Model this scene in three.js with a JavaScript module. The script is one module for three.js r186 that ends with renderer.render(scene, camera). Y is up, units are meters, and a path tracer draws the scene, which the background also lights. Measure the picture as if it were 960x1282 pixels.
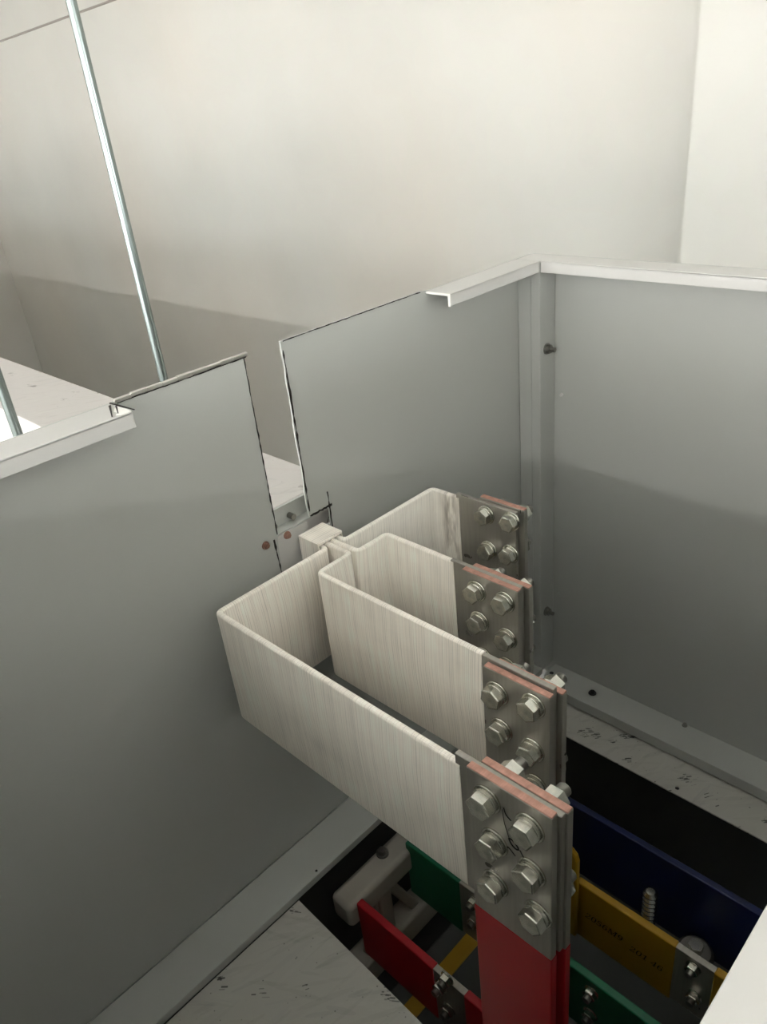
import * as THREE from 'three';
import { mergeGeometries, mergeVertices, toCreasedNormals } from 'three/addons/utils/BufferGeometryUtils.js';
import { RoundedBoxGeometry } from 'three/addons/geometries/RoundedBoxGeometry.js';
import { RectAreaLightUniformsLib } from 'three/addons/lights/RectAreaLightUniformsLib.js';
RectAreaLightUniformsLib.init();

// ---------------------------------------------------------------- camera, sky, lamps, exposure
// metres; the origin is the inner top corner where the slotted side panel and the rear panel of the open enclosure meet;
// x runs along the rear panel, z along the slotted side panel, y up.
const scene = new THREE.Scene();
const D = Math.PI / 180;
const camera = new THREE.PerspectiveCamera(66.75, 960 / 1282, 0.01, 60);
camera.position.set(0.595, 0.218, 0.858);
camera.rotation.set(-28.523 * D, 47.256 * D, -6.448 * D, 'YXZ');
scene.add(camera);

const renderer = new THREE.WebGLRenderer({ antialias: true });
renderer.toneMapping = THREE.LinearToneMapping;
renderer.toneMappingExposure = 4.2;
renderer.shadowMap.enabled = true;

scene.background = new THREE.Color(0.97, 0.99, 1.0);   // overcast sky outside the windows
scene.backgroundIntensity = 3.2;
const LAMP_POWER = 25, LAMP_COLOR = 0xfffcfa;           // ceiling battens
const LAMP_Z = 3.9, LAMP_X = [-3.9, -1.5, 0.9, 3.3];

const FLOOR = -2.2, CEIL = 1.05, RX0 = -5.9, RX1 = 5.0, RZ0 = -1.5, RZ1 = 4.8;

// ---------------------------------------------------------------- helpers
let seed = 12345;
const rnd = () => { seed = (seed * 1664525 + 1013904223) >>> 0; return seed / 4294967296; };
const rr = (a, b) => a + (b - a) * rnd();
const counts = {};
function numbered(n) { const k = counts[n] = (counts[n] ?? -1) + 1; return k ? `${n}_${String(k).padStart(3, '0')}` : n; }
function shade(o) { o.traverse((m) => { if (m.isMesh) { m.castShadow = true; m.receiveShadow = true; } }); }
function tag(o, label, category, group, kind) {
  if (label) o.userData.label = label;
  if (category) o.userData.category = category;
  if (group) o.userData.group = group;
  if (kind) o.userData.kind = kind;
  return o;
}
function thing(name, label, category, group, pos = [0, 0, 0]) {
  const g = new THREE.Group(); g.name = numbered(name); g.position.set(...pos); scene.add(g);
  return tag(g, label, category, group);
}
function part(name, geo, mat, parent, label) {
  const m = new THREE.Mesh(Array.isArray(geo) ? merge(geo) : geo, mat);
  m.name = name; m.castShadow = m.receiveShadow = true; parent.add(m);
  if (label) m.userData.label = label;
  return m;
}
function struct(name, geo, mat) {
  const m = new THREE.Mesh(Array.isArray(geo) ? merge(geo) : geo, mat);
  m.name = name; m.castShadow = m.receiveShadow = true; m.userData.kind = 'structure'; scene.add(m); return m;
}
function strip(g) { const q = g.index ? g.toNonIndexed() : g; for (const k of Object.keys(q.attributes)) if (!['position', 'normal', 'uv'].includes(k)) q.deleteAttribute(k); return q; }
function merge(gs) { return gs.length === 1 ? gs[0] : mergeGeometries(gs.map(strip)); }
// a box from min to max, uv in metres on every face
function span(x0, x1, y0, y1, z0, z1, r = 0) {
  const w = x1 - x0, h = y1 - y0, d = z1 - z0;
  const g = r ? new RoundedBoxGeometry(w, h, d, 2, Math.min(r, w / 2.01, h / 2.01, d / 2.01)) : new THREE.BoxGeometry(w, h, d);
  g.translate((x0 + x1) / 2, (y0 + y1) / 2, (z0 + z1) / 2);
  return boxUV(g);
}
function boxUV(g0) {
  const g = g0.index ? g0.toNonIndexed() : g0, p = g.attributes.position, n = g.attributes.normal, uv = new Float32Array(p.count * 2);
  const sum = (f, i) => { const k = i - i % 3; return Math.abs(n[f](k) + n[f](k + 1) + n[f](k + 2)); };
  for (let i = 0; i < p.count; i++) {
    const ax = sum('getX', i), ay = sum('getY', i), az = sum('getZ', i);
    const [u, v] = ax >= ay && ax >= az ? [p.getZ(i), p.getY(i)] : ay >= az ? [p.getX(i), p.getZ(i)] : [p.getX(i), p.getY(i)];
    uv[2 * i] = u; uv[2 * i + 1] = v;
  }
  g.setAttribute('uv', new THREE.BufferAttribute(uv, 2)); return g;
}
// flat shape in (a, b) extruded along the third axis. plane 'zy': thickness along x; 'xy': along z; 'xz': along y
function plate(pts, plane, from, thick, bevel = 0, holes = []) {
  const s = new THREE.Shape(pts.map((p) => new THREE.Vector2(...p)));
  for (const h of holes) s.holes.push(new THREE.Path(h.map((p) => new THREE.Vector2(...p))));
  const g = new THREE.ExtrudeGeometry(s, { depth: thick - 2 * bevel, bevelEnabled: bevel > 0, bevelThickness: bevel, bevelSize: bevel, bevelOffset: -bevel, bevelSegments: 1, curveSegments: 8 });
  g.translate(0, 0, bevel);
  const m = new THREE.Matrix4();
  if (plane === 'zy') m.set(0, 0, 1, from, 0, 1, 0, 0, 1, 0, 0, 0, 0, 0, 0, 1);
  if (plane === 'xy') m.set(1, 0, 0, 0, 0, 1, 0, 0, 0, 0, 1, from, 0, 0, 0, 1);
  if (plane === 'xz') m.set(1, 0, 0, 0, 0, 0, 1, from, 0, 1, 0, 0, 0, 0, 0, 1);
  g.applyMatrix4(m);
  if (m.determinant() < 0) { const p = g.attributes.position.array; for (let i = 0; i < p.length; i += 9) for (let k = 0; k < 3; k++) { const t = p[i + 3 + k]; p[i + 3 + k] = p[i + 6 + k]; p[i + 6 + k] = t; } g.computeVertexNormals(); }
  return boxUV(g);
}
const circle = (cx, cy, r, n = 14) => Array.from({ length: n }, (_, i) => [cx + r * Math.cos(i / n * 2 * Math.PI), cy + r * Math.sin(i / n * 2 * Math.PI)]);

// ---------------------------------------------------------------- textures
function noiseGrid(n) { const a = new Float32Array(n * n); for (let i = 0; i < a.length; i++) a[i] = rnd(); return a; }
const NG = 64, grid = noiseGrid(NG);
function vn(x, y, px, py) {   // periodic value noise, px/py = cells per tile
  const xi = Math.floor(x), yi = Math.floor(y), fx = x - xi, fy = y - yi, sx = fx * fx * (3 - 2 * fx), sy = fy * fy * (3 - 2 * fy);
  const at = (i, j) => grid[(((j % py) + py) % py % NG) * NG + (((i % px) + px) % px % NG)];
  return (at(xi, yi) * (1 - sx) + at(xi + 1, yi) * sx) * (1 - sy) + (at(xi, yi + 1) * (1 - sx) + at(xi + 1, yi + 1) * sx) * sy;
}
function fbm(u, v, c, oct = 4) { let s = 0, a = 0.5, t = 0; for (let o = 0; o < oct; o++) { s += a * vn(u * c, v * c, c, c); t += a; a *= 0.5; c *= 2; } return s / t; }
function tex(w, h, fn, srgb, repU, repV) {
  const d = new Uint8Array(w * h * 4);
  for (let j = 0; j < h; j++) for (let i = 0; i < w; i++) {
    const c = fn(i / w, j / h, i, j), k = 4 * (j * w + i);
    d[k] = Math.max(0, Math.min(255, c[0])); d[k + 1] = Math.max(0, Math.min(255, c[1] ?? c[0])); d[k + 2] = Math.max(0, Math.min(255, c[2] ?? c[0])); d[k + 3] = 255;
  }
  const t = new THREE.DataTexture(d, w, h); t.wrapS = t.wrapT = THREE.RepeatWrapping; t.magFilter = THREE.LinearFilter; t.minFilter = THREE.LinearMipmapLinearFilter; t.generateMipmaps = true;
  if (srgb) t.colorSpace = THREE.SRGBColorSpace;
  if (repU) t.repeat.set(repU, repV ?? repU);
  t.needsUpdate = true; return t;
}
function canvasTex(w, h, draw, srgb, repU, repV) {
  const c = document.createElement('canvas'); c.width = w; c.height = h; draw(c.getContext('2d'), w, h);
  const t = new THREE.CanvasTexture(c); t.wrapS = t.wrapT = THREE.RepeatWrapping; t.magFilter = THREE.LinearFilter;
  if (srgb) t.colorSpace = THREE.SRGBColorSpace;
  if (repU) t.repeat.set(repU, repV ?? repU);
  return t;
}
// grey sheet dirtied by boot scuffs, scratches and grit; 0.4 m per tile
function scuffs(base, dark, n) {
  return canvasTex(1024, 1024, (g, w, h) => {
    g.fillStyle = `rgb(${base})`; g.fillRect(0, 0, w, h);
    for (let i = 0; i < 900; i++) { g.fillStyle = `rgba(${rnd() < 0.5 ? dark : '230,228,220'},${rr(0.015, 0.05)})`; g.beginPath(); g.ellipse(rr(0, w), rr(0, h), rr(10, 90), rr(1, 9), rr(0.3, 1.6), 0, 7); g.fill(); }
    for (let i = 0; i < n; i++) {
      const x = rr(0, w), y = rr(0, h), m = 3 + Math.floor(rr(0, 14)), a = rr(0.5, 1.1), s = rr(8, 34);
      for (let k = 0; k < m; k++) {
        g.strokeStyle = `rgba(${dark},${rr(0.2, 0.75)})`; g.lineWidth = rr(1.2, 4.6); g.beginPath();
        const px = x + rr(-s, s), py = y + rr(-s, s) * 0.6, l = rr(4, 22); g.moveTo(px, py); g.lineTo(px + l * Math.cos(a), py + l * Math.sin(a)); g.stroke();
      }
    }
    for (let i = 0; i < n * 4; i++) { g.fillStyle = `rgba(${dark},${rr(0.2, 0.6)})`; g.beginPath(); g.arc(rr(0, w), rr(0, h), rr(0.5, 2.2), 0, 7); g.fill(); }
  }, true, 1 / 0.4);
}
const plasterMap = tex(512, 512, (u, v) => { const f = fbm(u, v, 4, 5) - 0.5, t = fbm(u + 0.37, v + 0.11, 3, 2) - 0.5; return [206 + 14 * f + 6 * t, 203 + 14 * f, 195 + 14 * f - 4 * t]; }, true, 1 / 2.2);
const plasterBump = tex(512, 512, (u, v) => [128 + 90 * (fbm(u, v, 32, 3) - 0.5)], false, 1 / 0.6);
const powderBump = tex(256, 256, (u, v) => [128 + 120 * (fbm(u, v, 32, 3) - 0.5)], false, 1 / 0.06);
// heat-shrunk paper-like wrap: fine ribs running up the bar, thin darker lines between them; 0.3 m per tile along the bar
const ribs = Array.from({ length: 1024 }, () => 0);
{ let x = 0; while (x < 1024) { const w = 5 + Math.floor(rr(0, 9)), a = rr(0.25, 1); for (const k of [0, 1]) if (x + k < 1024) ribs[x + k] = Math.max(ribs[x + k], a * (k ? 0.55 : 1)); x += w; } }
const ribAt = (u, v) => { const x = u * 1024 + 5 * Math.sin(v * 6.283) + 2.2 * (vn(v * 8, u * 16, 8, 16) - 0.5), i = Math.floor(x), f = x - i; const a = ribs[((i % 1024) + 1024) % 1024], b = ribs[(((i + 1) % 1024) + 1024) % 1024]; return a * (1 - f) + b * f; };
const wrapMap = tex(1024, 256, (u, v) => { const r = ribAt(u, v) * (0.35 + 0.65 * vn(v * 6, u * 60, 6, 60)), b = fbm(u, v, 6, 4) - 0.5, c = vn(u * 60, v * 2, 60, 2) - 0.5; const k = 1 - 0.24 * r + 0.07 * b + 0.04 * c; return [255 * k, 248 * k, 236 * k]; }, true, 1 / 0.3, 1 / 0.14);
const wrapBump = tex(1024, 256, (u, v) => [200 - 160 * ribAt(u, v) + 30 * (fbm(u, v, 16, 2) - 0.5)], false, 1 / 0.3, 1 / 0.14);
const wrapStained = tex(1024, 256, (u, v) => { const r = ribAt(u, v) * (0.35 + 0.65 * vn(v * 6, u * 60, 6, 60)), b = fbm(u, v, 6, 4) - 0.5; const st = Math.exp(-(((u - 0.69) / 0.035) ** 2)) * Math.max(0, fbm(u * 3, v * 0.4, 12, 4) - 0.36) * 2.2; const k = (1 - 0.24 * r + 0.07 * b) * (1 - 0.5 * st); return [253 * k, 248 * k * (1 - 0.05 * st), 238 * k * (1 - 0.1 * st)]; }, true, 1 / 0.3, 1 / 0.14);
const tinMap = tex(512, 512, (u, v) => { const b = fbm(u, v, 3, 5) - 0.5, s = vn(u * 60, v * 3, 60, 3) - 0.5; const k = 1 + 0.16 * b + 0.05 * s; return [168 * k, 165 * k + 3 * b, 156 * k]; }, true, 1 / 0.09);
const tinRough = tex(512, 512, (u, v) => [110 + 110 * (fbm(u, v, 6, 4) - 0.5)], false, 1 / 0.09);
const copperMap = tex(256, 256, (u, v) => { const s = vn(u * 64, v * 4, 64, 4) - 0.5, b = fbm(u, v, 6, 3) - 0.5; const k = 1 + 0.05 * s + 0.25 * b; return [190 * k, 146 * k, 131 * k]; }, true, 1 / 0.03);
const zincMap = tex(256, 256, (u, v) => { const b = fbm(u, v, 5, 4) - 0.5; return [206 + 50 * b, 206 + 44 * b, 196 + 40 * b]; }, true, 1 / 0.02);

// ---------------------------------------------------------------- materials
const std = (o) => new THREE.MeshStandardMaterial(o), phys = (o) => new THREE.MeshPhysicalMaterial(o);
const M = {
  plaster: std({ map: plasterMap, bumpMap: plasterBump, bumpScale: 0.0012, roughness: 0.92 }),
  ceiling: std({ color: 0xe8e7e4, roughness: 0.95 }),
  floor: std({ color: 0xb2b3b1, roughness: 0.55 }),
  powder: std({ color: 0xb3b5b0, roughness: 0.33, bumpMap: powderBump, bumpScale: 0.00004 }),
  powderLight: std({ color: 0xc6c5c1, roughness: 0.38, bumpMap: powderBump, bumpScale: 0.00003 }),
  white: std({ color: 0xf0efec, roughness: 0.35 }),
  scuffed: std({ map: scuffs('186,185,177', '44,44,42', 90), roughness: 0.5 }),
  scuffedDuct: std({ map: scuffs('200,196,192', '96,92,86', 40), roughness: 0.45 }),
  rawEdge: std({ color: 0x2b2824, roughness: 0.55, metalness: 0.5 }),
  brightEdge: std({ color: 0xd6d3ce, roughness: 0.3, metalness: 0.9 }),
  chip: std({ color: 0xefeee9, roughness: 0.6 }),
  wrap: std({ map: wrapMap, bumpMap: wrapBump, bumpScale: 0.0004, roughness: 0.62 }),
  wrapStained: std({ map: wrapStained, bumpMap: wrapBump, bumpScale: 0.0004, roughness: 0.62 }),
  tin: std({ map: tinMap, roughness: 1.0, roughnessMap: tinRough, metalness: 0.72 }),
  copper: std({ map: copperMap, roughness: 0.5, metalness: 0.5 }),
  rod: std({ color: 0x87918f, roughness: 0.24, metalness: 0.95 }),
  zinc: std({ map: zincMap, roughness: 0.26, metalness: 0.95 }),
  zincDark: std({ color: 0x8b8a84, roughness: 0.35, metalness: 0.9 }),
  rust: std({ color: 0x9a7668, roughness: 0.45, metalness: 0.7 }),
  red: phys({ color: 0xa81a22, roughness: 0.42 }),
  green: phys({ color: 0x0c6a48, roughness: 0.42 }),
  yellow: phys({ color: 0xb08816, roughness: 0.45 }),
  blue: phys({ color: 0x0c1c4c, roughness: 0.38 }),
  moulding: std({ color: 0xa8a398, roughness: 0.6 }),
  dark: std({ color: 0x505250, roughness: 0.6 }),
  black: std({ color: 0x17171a, roughness: 0.45 }),
  ink: std({ color: 0x121110, roughness: 0.7 }),
  bead: std({ color: 0x9d968e, roughness: 0.9 }),
  glow: std({ color: 0xffffff, emissive: 0xfff6ec, emissiveIntensity: 3, roughness: 0.5 }),
  glass: phys({ color: 0xffffff, transmission: 1, thickness: 0, roughness: 0.02, ior: 1.5 }),
  frame: std({ color: 0xe4e4e2, roughness: 0.4 }),
};

// ---------------------------------------------------------------- the room
const T = 0.15;
struct('floor', span(RX0 - T, RX1 + T, FLOOR - T, FLOOR, RZ0 - T, RZ1 + T), M.floor);
struct('ceiling', span(RX0 - T, RX1 + T, CEIL, CEIL + T, RZ0 - T, RZ1 + T), M.ceiling);
struct('wall_back', span(RX0 - T, RX1 + T, FLOOR, CEIL, RZ0 - T, RZ0), M.plaster);
struct('wall_pier', span(-0.445, RX1, FLOOR, CEIL, RZ0, RZ0 + 0.12), M.plaster);
struct('wall_left', span(RX0 - T, RX0, FLOOR, CEIL, RZ0, RZ1), M.plaster);
const WIN = [[-4.6, -2.6], [-1.4, 0.6], [1.8, 3.8]], WY = [-1.1, 0.7];
const rect = (a, b, c, d) => [[a, c], [b, c], [b, d], [a, d]];
struct('wall_front', plate(rect(RX0 - T, RX1 + T, FLOOR, CEIL), 'xy', RZ1, T, 0, WIN.map(([a, b]) => rect(a, b, ...WY).reverse())), M.plaster);
const WR = [[0.2, 2.2]];
struct('wall_right', plate(rect(RZ0, RZ1, FLOOR, CEIL), 'zy', RX1, T, 0, WR.map(([a, b]) => rect(a, b, ...WY).reverse())), M.plaster);
{ // thin bead along a joint high on the back wall
  const g = new THREE.CylinderGeometry(0.006, 0.006, 3.7, 6); g.rotateZ(Math.PI / 2 + 0.0204); g.translate(-4.05, 0.706, RZ0 + 0.001); struct('trim_1', boxUV(g), M.bead);
}
let wn = 0;
function windowUnit(a, b, front) {
  const g = new THREE.Group(); g.name = `window_${++wn}`; g.userData.kind = 'structure'; scene.add(g);
  const c = (u0, u1, v0, v1, w0, w1) => front ? span(u0, u1, v0, v1, RZ1 + w0, RZ1 + w1) : span(RX1 + w0, RX1 + w1, v0, v1, u0, u1);
  const m = (a + b) / 2, f = 0.05;
  part('window_frame', [c(a, b, WY[0], WY[0] + f, 0.04, 0.1), c(a, b, WY[1] - f, WY[1], 0.04, 0.1), c(a, a + f, WY[0] + f, WY[1] - f, 0.04, 0.1), c(b - f, b, WY[0] + f, WY[1] - f, 0.04, 0.1), c(m - f / 2, m + f / 2, WY[0] + f, WY[1] - f, 0.04, 0.1)], M.frame, g);
  part('pane', c(a + f, m - f / 2, WY[0] + f, WY[1] - f, 0.065, 0.069), M.glass, g);
  part('pane', c(m + f / 2, b - f, WY[0] + f, WY[1] - f, 0.065, 0.069), M.glass, g);
}
for (const [a, b] of WIN) windowUnit(a, b, true);
for (const [a, b] of WR) windowUnit(a, b, false);

for (const [i, x] of LAMP_X.entries()) {
  const t = thing('batten_lamp', `long white batten lamp on the ceiling, ${['first', 'second', 'third', 'fourth'][i]} from the left wall`, 'lamp', 'ceiling batten lamps in a row', [x, CEIL, LAMP_Z]);
  part('housing', span(-1.15, 1.15, -0.045, -0.001, -0.05, 0.05, 0.008), M.white, t);
  part('diffuser', span(-1.12, 1.12, -0.06, -0.046, -0.04, 0.04, 0.006), M.glow, t);
  const l = new THREE.RectAreaLight(LAMP_COLOR, LAMP_POWER, 2.24, 0.09);
  l.position.set(0, -0.064, 0); l.rotation.x = -Math.PI / 2; t.add(l);
}

// ---------------------------------------------------------------- the open enclosure
const W = 0.035, TOP = 0.0135, EY = -0.60, ZF = 0.92, XR = 0.597;     // flange width, top level, bottom of the slotted panel, front and right limits
function jag(a, b, n, amp) { const o = []; for (let i = 0; i <= n; i++) { const t = i / n; o.push([a[0] + (b[0] - a[0]) * t + (i % n ? rr(-amp, amp) : 0), a[1] + (b[1] - a[1]) * t]); } return o; }
// slotted side panel
{
  const t = thing('side_panel', 'grey painted sheet-metal side panel with a rough slot sawn down from its top edge', 'panel');
  const L = jag([0.461, 0.013], [0.461, -0.178], 14, 0.0007), Lb = jag([0.461, -0.178], [0.466, -0.24], 5, 0.0007);
  const Rr = jag([0.417, -0.174], [0.417, 0.015], 14, 0.0008);
  const outline = [[ZF, EY], [ZF, TOP], [0.598, TOP], [0.592, 0.0145], ...L, ...Lb.slice(1), [0.466, -0.34], [0.386, -0.34], [0.3885, -0.205], [0.388, -0.177], [0.402, -0.179], [0.4165, -0.1785], ...Rr, [0.215, 0.0155], [0.2, TOP], [0.004, TOP], [0.004, EY]];
  part('sheet', plate(outline.reverse(), 'zy', -0.002, 0.002), M.powder, t);
  // folded top flange: a turned-in ledge with a lip, left and right of the sawn-out stretch
  const flange = (z0, z1, skew) => {
    const g = mergeGeometries([strip(plate([[0, z0], [W, z0], [W, z1], [0, z1 + skew]], 'xz', TOP - 0.002, 0.002, 0.0004)), strip(span(W - 0.002, W, 0.0, TOP - 0.0004, Math.min(z0, z1), Math.max(z0, z1), 0.0006))]);
    return g;
  };
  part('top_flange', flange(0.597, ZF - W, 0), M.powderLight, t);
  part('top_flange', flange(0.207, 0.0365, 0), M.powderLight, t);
  // bright folded remnant along the left cut, dark saw burr elsewhere
  const rem = [];
  for (let i = 0; i < 9; i++) { const a = 0.594 - i * 0.0152, b = a - 0.0156; rem.push(span(-0.0022, 0.0016 + rr(-0.0003, 0.0003), 0.0128 + rr(-0.0004, 0.0004), 0.0164 + rr(-0.0004, 0.0004), b, a, 0.0008)); }
  part('cut_edge', rem, M.brightEdge, t, 'bright bent remnant along the left sawn top edge');
  const burr = (pts) => {   // ragged dark ribbon
    const up = [], dn = []; for (const [z, y, w] of pts) { up.push([z + w, y]); dn.push([z - w, y]); }
    return plate([...up, ...dn.reverse()], 'zy', 0.0, 0.0006);
  };
  const rag = (z0, y0, z1, y1, n, w) => { const o = []; for (let i = 0; i <= n; i++) { const q = i / n; o.push([z0 + (z1 - z0) * q + rr(-0.0003, 0.0003), y0 + (y1 - y0) * q, w * (rnd() < 0.25 ? 0.15 : rr(0.4, 1.3))]); } return o; };
  part('burr', burr(rag(0.4615, 0.012, 0.4615, -0.178, 34, 0.0006)), M.rawEdge, t);
  part('burr', burr(rag(0.467, -0.182, 0.4645, -0.238, 12, 0.0011)), M.rawEdge, t);
  part('burr', burr(rag(0.4155, 0.006, 0.4155, -0.172, 34, 0.0011)), M.rawEdge, t);
  part('burr', burr(rag(0.3875, -0.160, 0.3878, -0.208, 9, 0.0008)), M.rawEdge, t);
  // horizontal burrs: top of the notch and right sawn top edge
  const hb = (z0, z1, y, n, h) => { const up = [], dn = []; for (let i = 0; i <= n; i++) { const z = z0 + (z1 - z0) * i / n; up.push([z, y + h * rr(0.2, 1.2)]); dn.push([z, y - h * rr(0.2, 1.2)]); } return plate([...up, ...dn.reverse()].reverse(), 'zy', 0, 0.0008); };
  part('burr', hb(0.384, 0.4155, -0.1772, 14, 0.0014), M.rawEdge, t);
  part('burr', hb(0.459, 0.592, 0.0122, 34, 0.0007), M.rawEdge, t);
  part('burr', hb(0.216, 0.414, 0.0148, 40, 0.0006), M.rawEdge, t);
  // torn end of the left flange: slivers and chipped paint
  const sl = (x0, z0, x1, z1, w) => plate([[x0, z0 - w], [x0, z0 + w], [x1, z1 + w * 0.4], [x1, z1 - w * 0.4]].reverse(), 'xz', TOP + 0.0001, 0.0008);
  part('burr', [sl(0.006, 0.601, 0.031, 0.6125, 0.0011), sl(0.012, 0.5985, 0.030, 0.6065, 0.0009), sl(0.0, 0.5975, 0.034, 0.5945, 0.0008)], M.rawEdge, t);
  part('chipped_paint', plate([[0.013, 0.5985], [0.021, 0.598], [0.029, 0.5972], [0.0345, 0.5975], [0.0345, 0.6075], [0.031, 0.609], [0.027, 0.605], [0.022, 0.606], [0.016, 0.602]], 'xz', TOP + 0.0001, 0.0006), M.chip, t);
  part('cut_edge', [span(0.001, W - 0.001, TOP - 0.0022, TOP + 0.0002, 0.2055, 0.2072), span(W - 0.0024, W + 0.0002, -0.0002, TOP, 0.2055, 0.2072)], M.chip, t, 'bright sawn end of the right flange');
  // screw beside the slot
  screw(t, [0.0, -0.183, 0.478], 'x', M.rust, 0.0046);
}
function screw(parent, pos, axis, mat, r = 0.0042, name = 'screw') {
  const hex = new THREE.CylinderGeometry(r * 0.66, r * 0.72, 0.0024, 6), fl = new THREE.CylinderGeometry(r * 0.9, r, 0.0014, 18), dim = new THREE.CylinderGeometry(r * 0.3, r * 0.3, 0.001, 8);
  hex.translate(0, 0.0026, 0); fl.translate(0, 0.0007, 0); dim.translate(0, 0.0036, 0);
  const g = mergeGeometries([hex, fl, dim].map(strip)), m = new THREE.Matrix4();
  if (axis === 'x') m.makeRotationZ(-Math.PI / 2); if (axis === 'z') m.makeRotationX(Math.PI / 2);
  g.applyMatrix4(m); g.translate(...pos);
  return part(name, g, mat, parent);
}
// rear panel, its flange and its bottom ledge
const BY = -0.638;
{
  const t = thing('rear_panel', 'smooth grey sheet-metal rear panel right of the corner post, with a turned-in top flange', 'panel');
  part('sheet', span(0.0, XR, BY - 0.022, TOP, -0.002, 0.0), M.powder, t);
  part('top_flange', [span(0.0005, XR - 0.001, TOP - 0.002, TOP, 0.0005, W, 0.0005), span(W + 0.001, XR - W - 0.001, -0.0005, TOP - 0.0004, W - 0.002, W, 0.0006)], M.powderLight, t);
  part('bottom_ledge', [plate([[0.040, 0.0], [XR - 0.001, 0.0], [XR - 0.001, 0.051], [0.062, 0.051], [0.040, 0.034]], 'xz', BY - 0.003, 0.003, 0.0006), span(0.06, XR - 0.001, BY - 0.018, BY - 0.002, 0.048, 0.051, 0.001)], M.powder, t, 'folded ledge along the bottom with small holes and screws');
  part('hole', plate(circle(0.048, 0.024, 0.0035), 'xz', BY + 0.0002, 0.0004), M.black, t);
  for (const [x, z] of [[0.123, 0.025]]) screw(t, [x, BY, z], 'y', M.black, 0.0062);
  screw(t, [0.262, BY, 0.004], 'y', M.zincDark, 0.004);
  screw(t, [0.046, -0.169, 0], 'z', M.powderLight, 0.0028, 'rivet'); screw(t, [0.045, -0.496, 0], 'z', M.powder, 0.0022, 'rivet');
}
// corner post
{
  const t = thing('corner_post', 'upright grey corner post between the slotted side panel and the rear panel', 'post');
  part('post', [span(0.0005, 0.0205, -0.62, -0.001, 0.0005, W - 0.0012, 0.0012), span(0.0212, W, -0.635, TOP - 0.0022, 0.0005, W, 0.0012), span(0.019, 0.0225, -0.63, -0.001, 0.001, W - 0.003)], M.powder, t);
  for (const y of [-0.101, -0.522]) {
    const nut = new THREE.CylinderGeometry(0.006, 0.006, 0.005, 6), wash = new THREE.CylinderGeometry(0.0075, 0.0075, 0.0012, 20), th = new THREE.CylinderGeometry(0.003, 0.003, 0.008, 12);
    nut.translate(0, 0.0037, 0); wash.translate(0, 0.0006, 0); th.translate(0, 0.009, 0);
    const g = mergeGeometries([nut, wash, th].map(strip)); g.rotateZ(-Math.PI / 2); g.translate(W, y, 0.02);
    part('nut', g, M.zincDark, t, 'dark hexagon nut on the side of the post');
  }
}
// right-hand panel, just below the camera
{
  const t = thing('right_panel', 'right-hand enclosure panel whose pale top flange crosses the lower right corner of the picture', 'panel');
  part('sheet', span(XR, XR + 0.002, EY, TOP, 0, ZF), M.powder, t);
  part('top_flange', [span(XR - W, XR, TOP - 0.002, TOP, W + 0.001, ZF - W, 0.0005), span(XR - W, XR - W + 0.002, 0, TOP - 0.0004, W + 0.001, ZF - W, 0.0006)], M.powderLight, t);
  const f = thing('front_panel', 'front enclosure panel closing the open box on the near side, behind the viewer', 'panel');
  part('sheet', span(0.0, XR, EY, TOP, ZF, ZF + 0.002), M.powder, f);
  part('top_flange', [span(W, XR - W, TOP - 0.002, TOP, ZF - W, ZF, 0.0005), span(W, XR - W, 0, TOP - 0.0004, ZF - W, ZF - W + 0.002, 0.0006)], M.powderLight, f);
}
// bottom angle under the slotted panel, loose cover plate, perforated rear sheet
{
  const t = thing('bottom_angle', 'grey steel angle running along the foot of the slotted side panel', 'angle');
  part('ledge', span(0.0005, 0.055, EY - 0.003, EY, 0.06, ZF, 0.001), M.powder, t);
  part('lip', span(0.052, 0.055, EY - 0.011, EY - 0.001, 0.06, ZF, 0.001), M.powder, t);
  part('hole', plate(circle(0.05, 0.53, 0.0016), 'xz', EY + 0.0002, 0.0003), M.black, t);
  const c = thing('cover_plate', 'loose scuffed grey cover plate lying over the opening at lower left', 'plate');
  part('plate', plate([[0.0565, 0.5655], [0.335, 0.575], [0.335, ZF - 0.004], [0.0565, ZF - 0.004]], 'xz', EY - 0.0125, 0.0025, 0.0005), M.scuffed, c);
  const b = thing('rear_floor_strip', 'scuffed grey floor strip with a small hole at the foot of the rear panel', 'plate');
  part('plate', plate([[0.058, 0.02], [XR - 0.002, 0.02], [XR - 0.002, 0.108], [0.058, 0.108]], 'xz', BY - 0.0245, 0.0025, 0.0005, [circle(0.298, 0.097, 0.003).reverse()]), M.scuffed, b);
}
// lower cabinet that carries the open box
{
  const t = thing('lower_cabinet', 'dark lower cabinet body under the open box, seen through the opening', 'cabinet');
  const y0 = -2.18, y1 = -0.665;
  part('side', span(0.002, 0.006, y0, EY - 0.024, 0.055, ZF), M.dark, t);
  part('back', span(0.002, XR, y0, y1, 0.026, 0.03), M.dark, t);
  part('side', span(XR - 0.004, XR, y0, EY - 0.002, 0.055, ZF), M.dark, t);
  part('front', span(0.002, XR, y0, EY - 0.002, ZF - 0.004, ZF), M.dark, t);
  part('base', span(0.0, XR + 0.002, FLOOR, y0, 0.02, ZF + 0.002), M.dark, t);
  part('shelf', span(0.007, XR - 0.005, -0.93, -0.925, 0.031, ZF - 0.005), M.dark, t);
}

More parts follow.
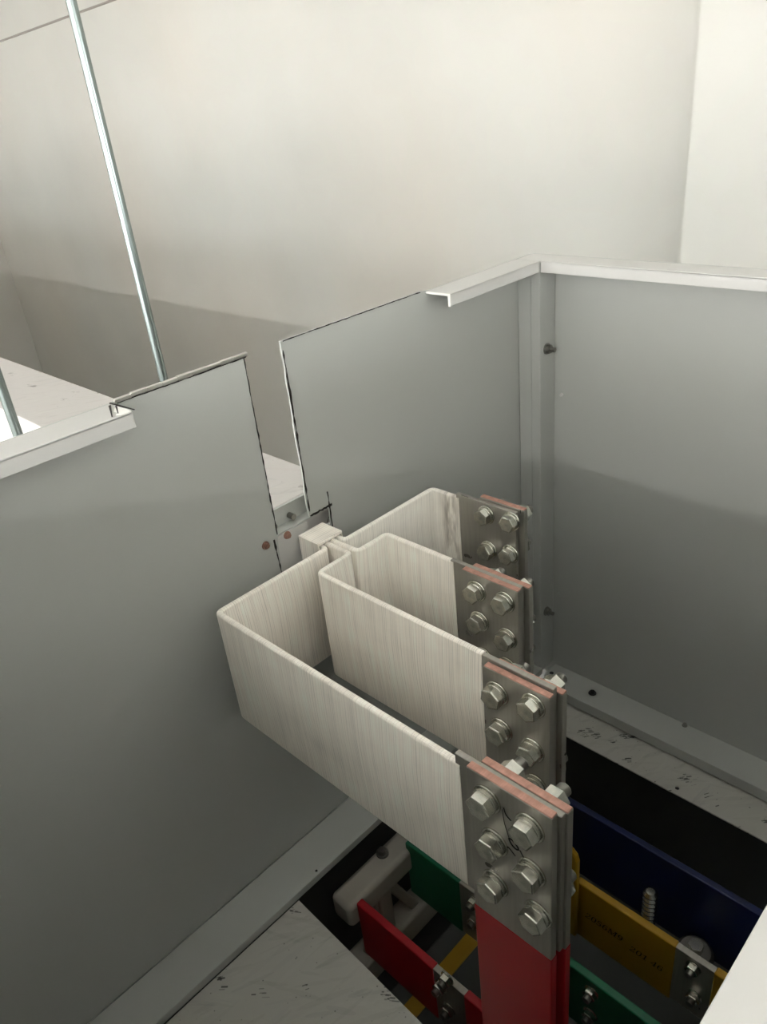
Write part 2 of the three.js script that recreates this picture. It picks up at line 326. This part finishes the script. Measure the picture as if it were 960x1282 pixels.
// ---------------------------------------------------------------- bent white bars
// rounded-rectangle section swept along a path in plan; uv = (length along the bar, height)
function sweepBar(path, r, y0, y1, t, cr) {
  const pts = [];   // [x, z, nx, nz, s]
  const P = path.map(([x, z]) => new THREE.Vector2(x, z)), c = [];
  c.push(P[0]);
  for (let i = 1; i < P.length - 1; i++) {
    const a = P[i].clone().sub(P[i - 1]).normalize(), b = P[i + 1].clone().sub(P[i]).normalize(), s = P[i].clone().addScaledVector(a, -r), e = P[i].clone().addScaledVector(b, r);
    for (let k = 0; k <= 8; k++) { const q = k / 8; c.push(s.clone().multiplyScalar((1 - q) ** 2).add(P[i].clone().multiplyScalar(2 * q * (1 - q))).add(e.clone().multiplyScalar(q * q))); }
  }
  c.push(P[P.length - 1]);
  let s = 0;
  for (let i = 0; i < c.length; i++) { if (i) s += c[i].distanceTo(c[i - 1]); const d = (c[i + 1] ?? c[i]).clone().sub(c[i - 1] ?? c[i]).normalize(); pts.push([c[i].x, c[i].y, -d.y, d.x, s]); }
  const sec = [];   // [offset, y]
  const h = t / 2, arc = (ox, oy, a0) => { for (let k = 0; k <= 3; k++) { const a = a0 + k / 3 * Math.PI / 2; sec.push([ox + cr * Math.cos(a), oy + cr * Math.sin(a)]); } };
  arc(h - cr, y1 - cr, 0); arc(-h + cr, y1 - cr, Math.PI / 2); arc(-h + cr, y0 + cr, Math.PI); arc(h - cr, y0 + cr, 1.5 * Math.PI);
  const pos = [], uv = [], idx = [], n = sec.length;
  for (const [x, z, nx, nz, u] of pts) for (let k = 0; k <= n; k++) { const [o, y] = sec[k % n]; pos.push(x + nx * o, y, z + nz * o); uv.push(u, y + o * 0.5); }
  for (let i = 0; i < pts.length - 1; i++) for (let k = 0; k < n; k++) { const a = i * (n + 1) + k, b = a + n + 1; idx.push(a, b, a + 1, b, b + 1, a + 1); }
  for (const [row, flip] of [[0, 1], [pts.length - 1, 0]]) for (let k = 1; k < n - 1; k++) { const o = row * (n + 1); flip ? idx.push(o, o + k, o + k + 1) : idx.push(o, o + k + 1, o + k); }
  const g = new THREE.BufferGeometry(); g.setAttribute('position', new THREE.Float32BufferAttribute(pos, 3)); g.setAttribute('uv', new THREE.Float32BufferAttribute(uv, 2)); g.setIndex(idx);
  const q = toCreasedNormals(g, 0.7); return q;
}
const YT = -0.195, YB = -0.325;
const bars = {
  4: { z: 0.570, zs: 0.4315, xb: 0.040, ins: 0.334, end: 0.4155, top: -0.1865, label: 'white-wrapped bent busbar nearest the viewer, its long arm ending at the red drop bars' },
  3: { z: 0.467, zs: 0.4235, xb: 0.068, ins: 0.273, end: 0.342, top: -0.1965, label: 'white-wrapped bent busbar forming the near arm of the inner loop, second from the viewer' },
  2: { z: 0.373, zs: 0.4155, xb: 0.071, ins: 0.165, end: 0.245, top: -0.1945, label: 'white-wrapped bent busbar forming the far arm of the inner loop, third from the viewer' },
  1: { z: 0.267, zs: 0.4075, xb: 0.043, ins: 0.085, end: 0.163, top: -0.191, label: 'stained white-wrapped bent busbar furthest back, the far arm of the outer loop' },
};
for (const k of [4, 3, 2, 1]) {
  const b = bars[k], t = thing('bent_busbar', b.label, 'busbar', 'white-wrapped bent busbars');
  part('sleeve', sweepBar([[0.0005, b.zs], [b.xb, b.zs], [b.xb, b.z], [b.ins, b.z]], 0.0062, YB, YT, 0.0062, 0.0024), k === 1 ? M.wrapStained : M.wrap, t);
  part('bare_end', span(b.ins - 0.004, b.end, YB + 0.0005, b.top, b.z - 0.0025, b.z + 0.0025, 0.0008), M.tin, t, 'bare tinned metal end');
}
{
  const t = thing('insulating_wrap', 'white insulating wrap holding the four bars together where they leave the slot', 'insulation');
  part('wrap', [span(0.002, 0.034, -0.1945, -0.1902, 0.4025, 0.4365, 0.0015), span(0.002, 0.0335, -0.33, -0.1908, 0.4352, 0.437, 0.0006), span(0.002, 0.0335, -0.33, -0.1908, 0.402, 0.4038, 0.0006)], M.wrap, t);
}

// ---------------------------------------------------------------- drop bars
const drops = {
  4: { x0: 0.346, x1: 0.4135, tf: -0.182, tb: -0.187, mat: 'red', bare: -0.329, down: -0.80, word: 'red', at: 'nearest joint' },
  3: { x0: 0.280, x1: 0.3435, tf: -0.199, tb: -0.203, mat: 'green', bare: -0.335, down: -0.72, word: 'green', at: 'second joint from the viewer' },
  2: { x0: 0.1815, x1: 0.247, tf: -0.1935, tb: -0.196, mat: 'yellow', bare: -0.335, down: -0.72, word: 'yellow', at: 'third joint from the viewer' },
  1: { x0: 0.109, x1: 0.167, tf: -0.1945, tb: -0.188, mat: 'blue', bare: -0.335, down: -0.72, word: 'blue', at: 'furthest joint' },
};
for (const k of [4, 3, 2, 1]) {
  const d = drops[k], z = bars[k].z;
  for (const front of [true, false]) {
    if (k === 1 && front) continue;      // the furthest bar is clamped from behind only
    const z0 = front ? z + 0.0032 : z - 0.0098, top = front ? d.tf : d.tb, x1 = front ? d.x1 : d.x1 + 0.003, x0 = front ? d.x0 : d.x0 + 0.002;
    const t = thing('drop_busbar', `${front ? 'front' : 'rear'} upright ${k === 4 ? 'red-sleeved ' : ''}flat copper bar of the ${d.at}, ${front ? 'facing the viewer' : 'behind the bent bar'}`, 'busbar');
    part('bare_top', span(x0, x1, d.bare, top - 0.0008, z0, z0 + 0.0064, 0.0007), M.tin, t, 'bare tinned upper end');
    part('cut_top', span(x0 + 0.0003, x1 - 0.0003, top - 0.0012, top, z0 + 0.0002, z0 + 0.0062, 0.0008), M.copper, t, 'sawn top edge of bare pink copper');
    part('sleeve', span(x0 - 0.0004, x1 + 0.0004, d.down, d.bare + 0.002, z0 - 0.0004, z0 + 0.0068, 0.001), M[d.mat], t, `${d.word} coloured sleeve`);
  }
}
// pen marks on the nearest drop bar
{
  const c = scene.children.find((o) => o.userData.label?.startsWith('front upright red'));
  const z = bars[4].z + 0.0097, st = (a, w) => { const cu = new THREE.CatmullRomCurve3(a.map(([x, y]) => new THREE.Vector3(x, y, z))); return new THREE.TubeGeometry(cu, 14, w, 5); };
  part('pen_mark', [st([[0.3765, -0.1994], [0.3783, -0.2049], [0.3823, -0.2078]], 0.0005), st([[0.3755, -0.202], [0.3767, -0.2137], [0.3803, -0.2265]], 0.0003), st([[0.38, -0.2268], [0.3822, -0.2257], [0.386, -0.2282], [0.3879, -0.2314], [0.3859, -0.2326], [0.3821, -0.2306], [0.38, -0.2268]], 0.0007), st([[0.3888, -0.231], [0.3915, -0.2355]], 0.0006), st([[0.3727, -0.2367], [0.3787, -0.2358], [0.3851, -0.2401]], 0.0005)], M.ink, c, 'black pen strokes');
}

// ---------------------------------------------------------------- bolts
// origin on the front face of the clamped stack, head towards +z
function hexShape(af) { const r = af / Math.sqrt(3), s = new THREE.Shape(); for (let i = 0; i < 6; i++) { const a = i * Math.PI / 3; s[i ? 'lineTo' : 'moveTo'](r * Math.cos(a), r * Math.sin(a)); } return s; }
function hexPrism(af, h, z0) { const b = 0.0011, g = new THREE.ExtrudeGeometry(hexShape(af), { depth: h - b, bevelEnabled: true, bevelThickness: b, bevelSize: b, bevelOffset: -b, bevelSegments: 2 }); g.translate(0, 0, z0); return boxUV(g); }
function ring(ro, ri, z0, z1, n = 28) { const e = 0.0004, g = new THREE.LatheGeometry([[ri, z0], [ro - e, z0], [ro, z0 + e], [ro, z1 - e], [ro - e, z1], [ri, z1], [ri, z0]].map(([a, b]) => new THREE.Vector2(a, b)), n); g.rotateX(Math.PI / 2); g.deleteAttribute('normal'); return boxUV(toCreasedNormals(g, 0.5)); }
const GRIP = 0.0195;
function threadGeo(r, z0, z1, pitch = 0.00175, depth = 0.87) { const pts = [], n = Math.max(2, Math.round((z1 - z0) / pitch)); pts.push(new THREE.Vector2(0, z0)); for (let i = 0; i <= n; i++) { const z = z0 + (z1 - z0) * i / n; pts.push(new THREE.Vector2(r * depth, z)); if (i < n) pts.push(new THREE.Vector2(r, z + (z1 - z0) / n / 2)); } pts.push(new THREE.Vector2(0, z1)); const g = new THREE.LatheGeometry(pts, 16); g.rotateX(Math.PI / 2); return g; }
const gb = { washer: ring(0.0112, 0.006, 0, 0.0018), spring: ring(0.0096, 0.006, 0.0019, 0.0046), head: hexPrism(0.0168, 0.0072, 0.0047), rw: ring(0.0108, 0.006, -GRIP - 0.0018, -GRIP), nut: hexPrism(0.0168, 0.009, 0), thread: threadGeo(0.0052, -GRIP - 0.0205, -GRIP - 0.001) };
gb.nut.translate(0, 0, -GRIP - 0.011);
const boltProto = new THREE.Group();
part('washer', gb.washer, M.zinc, boltProto); part('spring_washer', gb.spring, M.zinc, boltProto); part('head', gb.head, M.zinc, boltProto);
part('rear_washer', gb.rw, M.zinc, boltProto); part('nut', gb.nut, M.zinc, boltProto); part('shank', gb.thread, M.zincDark, boltProto);
const jointName = { 4: 'nearest joint above the red drop bar', 3: 'second joint from the viewer', 2: 'third joint from the viewer', 1: 'furthest joint by the corner post' };
const rowsName = ['top', 'middle', 'bottom'];
const boltAt = { 4: { c: [0.3705, 0.4005], r: [-0.1955, -0.2335, -0.275] }, 3: { c: [0.298, 0.331], r: [-0.2155, -0.2545, -0.294] }, 2: { c: [0.2035, 0.2335], r: [-0.2065, -0.2435, -0.2815] }, 1: { c: [0.131, 0.1635], r: [-0.1955, -0.238] } };
const nudge = {   // millimetres: the hand-drilled holes do not line up
  4: [[-7, -5], [-3, -6], [-2, -5], [-2, -10], [-3, -8], [3, -8]], 3: [[-4, -5], [-2, 2], [-1, -4], [-3, -7], [0, 0], [0, -6]],
  2: [[-4, -5], [-1, -4], [-2, -3], [1, -8], [1, -8], [0, -6]], 1: [[-7, -9], [-5, -6], [-5, -11], [-8, -6]],
};
for (const k of [4, 3, 2, 1]) boltAt[k].r.forEach((y, ri) => boltAt[k].c.forEach((x, ci) => {
  if (k === 3 && ri === 2 && ci === 0) return;                          // hidden by the nearest joint
  const o = boltProto.clone(); o.name = numbered('hex_bolt'); scene.add(o);
  const zf = bars[k].z + (k === 1 ? 0.0026 : 0.0097);
  const [dx, dy] = nudge[k][ri * 2 + ci];
  o.position.set(x + dx / 1000, y + dy / 1000, zf);
  o.children[2].rotation.z = rr(0, Math.PI / 3); o.children[4].rotation.z = rr(0, Math.PI / 3);
  const back = k === 1 ? 0.0073 : 0; for (const i of [3, 4, 5]) o.children[i].position.z += back;
  const rn = k === 1 ? ['upper', 'lower'][ri] : rowsName[ri];
  tag(o, `${rn} ${ci ? 'right' : 'left'} zinc hexagon bolt of the ${jointName[k]}`, 'bolt', `bolts of the ${jointName[k]}`);
}));

// ---------------------------------------------------------------- duct behind the slotted panel, with its hangers
{
  const t = thing('busway_duct', 'pale grey horizontal busway duct running away behind the slotted side panel', 'duct');
  part('housing', span(RX0, -0.02, -0.29, -0.16, 0.36, 0.484, 0.002), M.scuffedDuct, t);
  part('end_strip', [span(-0.021, -0.0175, -0.182, -0.161, 0.365, 0.48), span(-0.02, -0.0045, -0.183, -0.1815, 0.365, 0.48)], M.powder, t, 'thin metal angle closing the end of the duct');
  for (const z of [0.43, 0.456]) { const g = new THREE.CylinderGeometry(0.0035, 0.0035, 0.008, 14); g.rotateZ(Math.PI / 2); g.translate(-0.0135, -0.175, z); part('stud', g, M.zincDark, t); }
  part('end_plate', [plate([[0.418, -0.33], [0.4645, -0.33], [0.4645, -0.186], [0.46, -0.184], [0.418, -0.184]], 'zy', -0.0062, 0.002)], M.powderLight, t, 'plate with one screw showing through the slot');
  part('end_plate', span(-0.0042, -0.0022, -0.33, -0.2, 0.365, 0.399), M.powderLight, t);
  screw(t, [-0.0042, -0.1875, 0.4465], 'x', M.rust, 0.0046);
}
function rod(z, label) {
  const t = thing('threaded_rod', label, 'rod', null, [-0.45, 0, z]);
  const g = threadGeo(0.0068, -0.31, CEIL, 0.0022, 0.95); g.rotateX(-Math.PI / 2);
  part('rod', g, M.rod, t);
  for (const y of [-0.3045, -0.3195]) { const n = hexPrism(0.019, 0.005, 0); n.rotateX(-Math.PI / 2); n.translate(0, y, 0); part('nut', n, M.zinc, t); }
}
rod(0.309, 'long zinc threaded rod hanging from the ceiling behind the top edge of the side panel');
rod(0.536, 'threaded rod at the left edge, just above the pale flange and beside the duct');
{
  const t = thing('strut_channel', 'zinc strut channel slung under the busway duct between the two threaded rods', 'channel');
  part('channel', [span(-0.4705, -0.4295, -0.309, -0.3065, 0.27, 0.575), span(-0.4705, -0.4685, -0.309, -0.2915, 0.27, 0.575), span(-0.4315, -0.4295, -0.309, -0.2915, 0.27, 0.575)], M.zinc, t);
}
// low white cabinets beside the enclosure, under the duct
{
  const mk = () => { const t = thing('low_cabinet', 'low white equipment cabinet standing under the busway duct behind the side panel', 'cabinet', 'low white cabinets under the duct'); part('body', span(-0.79, 0, FLOOR + 0.1, -0.332, 0, 0.75), M.white, t); part('plinth', span(-0.77, -0.02, FLOOR, FLOOR + 0.1, 0.03, 0.72), M.dark, t); part('top_cover', span(-0.795, 0.0, -0.332, -0.325, -0.005, 0.755, 0.002), M.white, t); return t; };
  const nth = ['first', 'second', 'third', 'fourth', 'fifth', 'sixth', 'seventh'];
  for (let i = 0; i < 7; i++) { const c = mk(); c.position.set(-0.012 - i * 0.8, 0, 0.185); c.userData.label = `low white equipment cabinet under the busway duct, ${nth[i]} from the slotted side panel`; }
}

// ---------------------------------------------------------------- main bars down in the dark
const MY = -0.65, MH = 0.10, MT = 0.010;
function mainBar(word, z, runs, label, h = MH) {   // runs: [x0, x1, bare?]
  const t = thing('main_busbar', label, 'busbar');
  for (const [a, b, bare] of runs) bare ? part('bare_joint', span(a, b, MY - h + 0.002, MY - 0.001, z - MT / 2 + 0.001, z + MT / 2 - 0.001, 0.001), M.tin, t, 'bare tinned joint') : part('sleeve', span(a, b, MY - h, MY, z - MT / 2, z + MT / 2, 0.002), M[word], t, `${word} sleeve`);
  return t;
}
mainBar('red', 0.503, [[0.088, 0.212], [0.21, 0.258, 1], [0.256, 0.585]], 'red-sleeved horizontal main busbar lying across the opening, nearest the cover plate');
mainBar('green', 0.401, [[0.075, 0.166], [0.164, 0.212, 1], [0.21, 0.585]], 'green-sleeved horizontal main busbar in the dark behind the red one');
const yb = mainBar('yellow', 0.308, [[0.274, 0.401], [0.399, 0.446, 1], [0.444, 0.585]], 'yellow-sleeved horizontal main busbar with pencilled numbers on its face');
mainBar('blue', 0.213, [[0.09, 0.585]], 'dark blue horizontal main busbar at the back of the opening', 0.13);
// handwriting on the yellow bar
{
  const t = canvasTex(512, 160, (g, w, h) => { g.clearRect(0, 0, w, h); g.fillStyle = 'rgba(20,14,6,0.9)'; g.font = 'italic 62px serif'; g.fillText('2056M9', 14, 74); g.fillText('201 46', 288, 96); }, true);
  t.wrapS = t.wrapT = THREE.ClampToEdgeWrapping;
  const m = std({ map: t, transparent: true, roughness: 0.7, polygonOffset: true, polygonOffsetFactor: -1 });
  const g = new THREE.PlaneGeometry(0.112, 0.035); g.translate(0.341, -0.7035, 0.308 + MT / 2 + 0.0004);
  part('handwriting', g, m, yb, 'pencilled numbers');
}
{
  const t = thing('yellow_strap', 'short upright yellow strap with a rounded shoulder rising behind the main yellow busbar', 'strap');
  const p = [[0.215, -0.74], [0.281, -0.74], [0.281, -0.60], [0.2785, -0.592], [0.272, -0.586], [0.262, -0.583], [0.215, -0.583]];
  part('strap', plate(p, 'xy', 0.316, 0.008, 0.0015), M.yellow, t);
}
const smallBolt = new THREE.Group();
part('washer', ring(0.0088, 0.005, 0, 0.0018, 20), M.zinc, smallBolt); part('head', hexPrism(0.0135, 0.0065, 0.002), M.zinc, smallBolt); part('tip', threadGeo(0.0045, 0.008, 0.014), M.zincDark, smallBolt);
const smallAt = [
  [0.233, -0.645, 0.506, 'upper small bolt on the bare joint of the red main busbar'], [0.222, -0.672, 0.506, 'middle small bolt on the bare joint of the red main busbar'], [0.232, -0.705, 0.506, 'lower small bolt on the bare joint of the red main busbar'],
  [0.19, -0.665, 0.405, 'upper small bolt on the bare joint of the green main busbar'], [0.19, -0.7, 0.405, 'lower small bolt on the bare joint of the green main busbar'],
  [0.4225, -0.664, 0.312, 'upper small bolt on the bare joint of the yellow main busbar'], [0.428, -0.712, 0.312, 'lower small bolt on the bare joint of the yellow main busbar'],
  [0.352, -0.668, 0.405, 'upper small bolt beside the red drop bar, on the green main busbar'], [0.352, -0.71, 0.405, 'lower small bolt beside the red drop bar, on the green main busbar'],
];
for (const [x, y, z, label] of smallAt) { const o = smallBolt.clone(); o.name = numbered('small_bolt'); scene.add(o); o.position.set(x, y, z); tag(o, label, 'bolt'); }
// moulded busbar support, at the left end of the opening
{
  const t = thing('busbar_support', 'beige moulded busbar support with slots, at the left end of the opening', 'insulator');
  part('beam', span(0.047, 0.083, -0.70, -0.66, 0.20, 0.517, 0.008), M.moulding, t);
  for (const z of [0.455, 0.357, 0.26]) part('tooth', [span(0.06, 0.08, -0.79, -0.695, z - 0.012, z + 0.012, 0.004)], M.moulding, t);
  const rib = (za, ya, zb2, yb2) => { const g = new RoundedBoxGeometry(0.012, Math.hypot(zb2 - za, yb2 - ya), 0.014, 2, 0.003); g.rotateX(Math.atan2(zb2 - za, yb2 - ya)); g.translate(0.071, (ya + yb2) / 2, (za + zb2) / 2); return boxUV(g); };
  part('rib', rib(0.49, -0.79, 0.46, -0.69), M.moulding, t); part('rib', rib(0.40, -0.79, 0.445, -0.69), M.moulding, t);
  part('lower_beam', span(0.05, 0.086, -0.83, -0.785, 0.20, 0.54, 0.006), M.moulding, t);
  const g = mergeGeometries([strip(new THREE.CylinderGeometry(0.0085, 0.0085, 0.002, 20)), strip(new THREE.CylinderGeometry(0.0055, 0.006, 0.006, 6).translate(0, 0.004, 0))]); g.translate(0.058, -0.659, 0.432);
  part('bolt', g, M.zincDark, t);
}
{
  const t = thing('lower_crossbar', 'grey crossbar with a yellow band, seen deep under the red and green main busbars', 'bar');
  part('bar', span(0.10, 0.22, -0.86, -0.85, 0.30, 0.62, 0.002), M.dark, t);
  part('band', span(0.128, 0.15, -0.8495, -0.847, 0.30, 0.62), M.yellow, t, 'yellow band');
}
{
  const t = thing('threaded_stud', 'upright threaded stud in front of the dark blue main busbar', 'stud', null, [0.336, 0, 0.24]);
  const q = [new THREE.Vector2(0, -0.78)]; for (let i = 0; i < 11; i++) { const y = -0.78 + i * 0.008; q.push(new THREE.Vector2(0.0062, y), new THREE.Vector2(0.0092, y + 0.003), new THREE.Vector2(0.0092, y + 0.0045), new THREE.Vector2(0.0062, y + 0.0075)); } q.push(new THREE.Vector2(0.0055, -0.6915), new THREE.Vector2(0, -0.6915));
  const g0 = new THREE.LatheGeometry(q, 20); g0.deleteAttribute('normal'); const g = toCreasedNormals(g0, 0.6); part('stud', g, M.zinc, t);
  const s = thing('ribbed_standoff', 'ribbed dark round standoff behind the bare joint of the yellow busbar', 'insulator', null, [0.40, 0, 0.245]);
  const p = []; for (let i = 0; i < 9; i++) { const y = -0.79 + i * 0.0055; p.push(new THREE.Vector2(0.019, y), new THREE.Vector2(0.022, y + 0.0027)); } p.unshift(new THREE.Vector2(0, -0.79)); p.push(new THREE.Vector2(0.018, -0.7395), new THREE.Vector2(0, -0.7395));
  const bg = new THREE.LatheGeometry(p, 28); bg.deleteAttribute('normal'); part('body', toCreasedNormals(bg, 0.5), M.zincDark, s); part('cap', new THREE.CylinderGeometry(0.009, 0.009, 0.012, 6).translate(0, -0.7335, 0), M.zinc, s);
}
scene.traverse((o) => { if (o.isMesh) { o.castShadow = true; o.receiveShadow = true; } });
renderer.render(scene, camera);
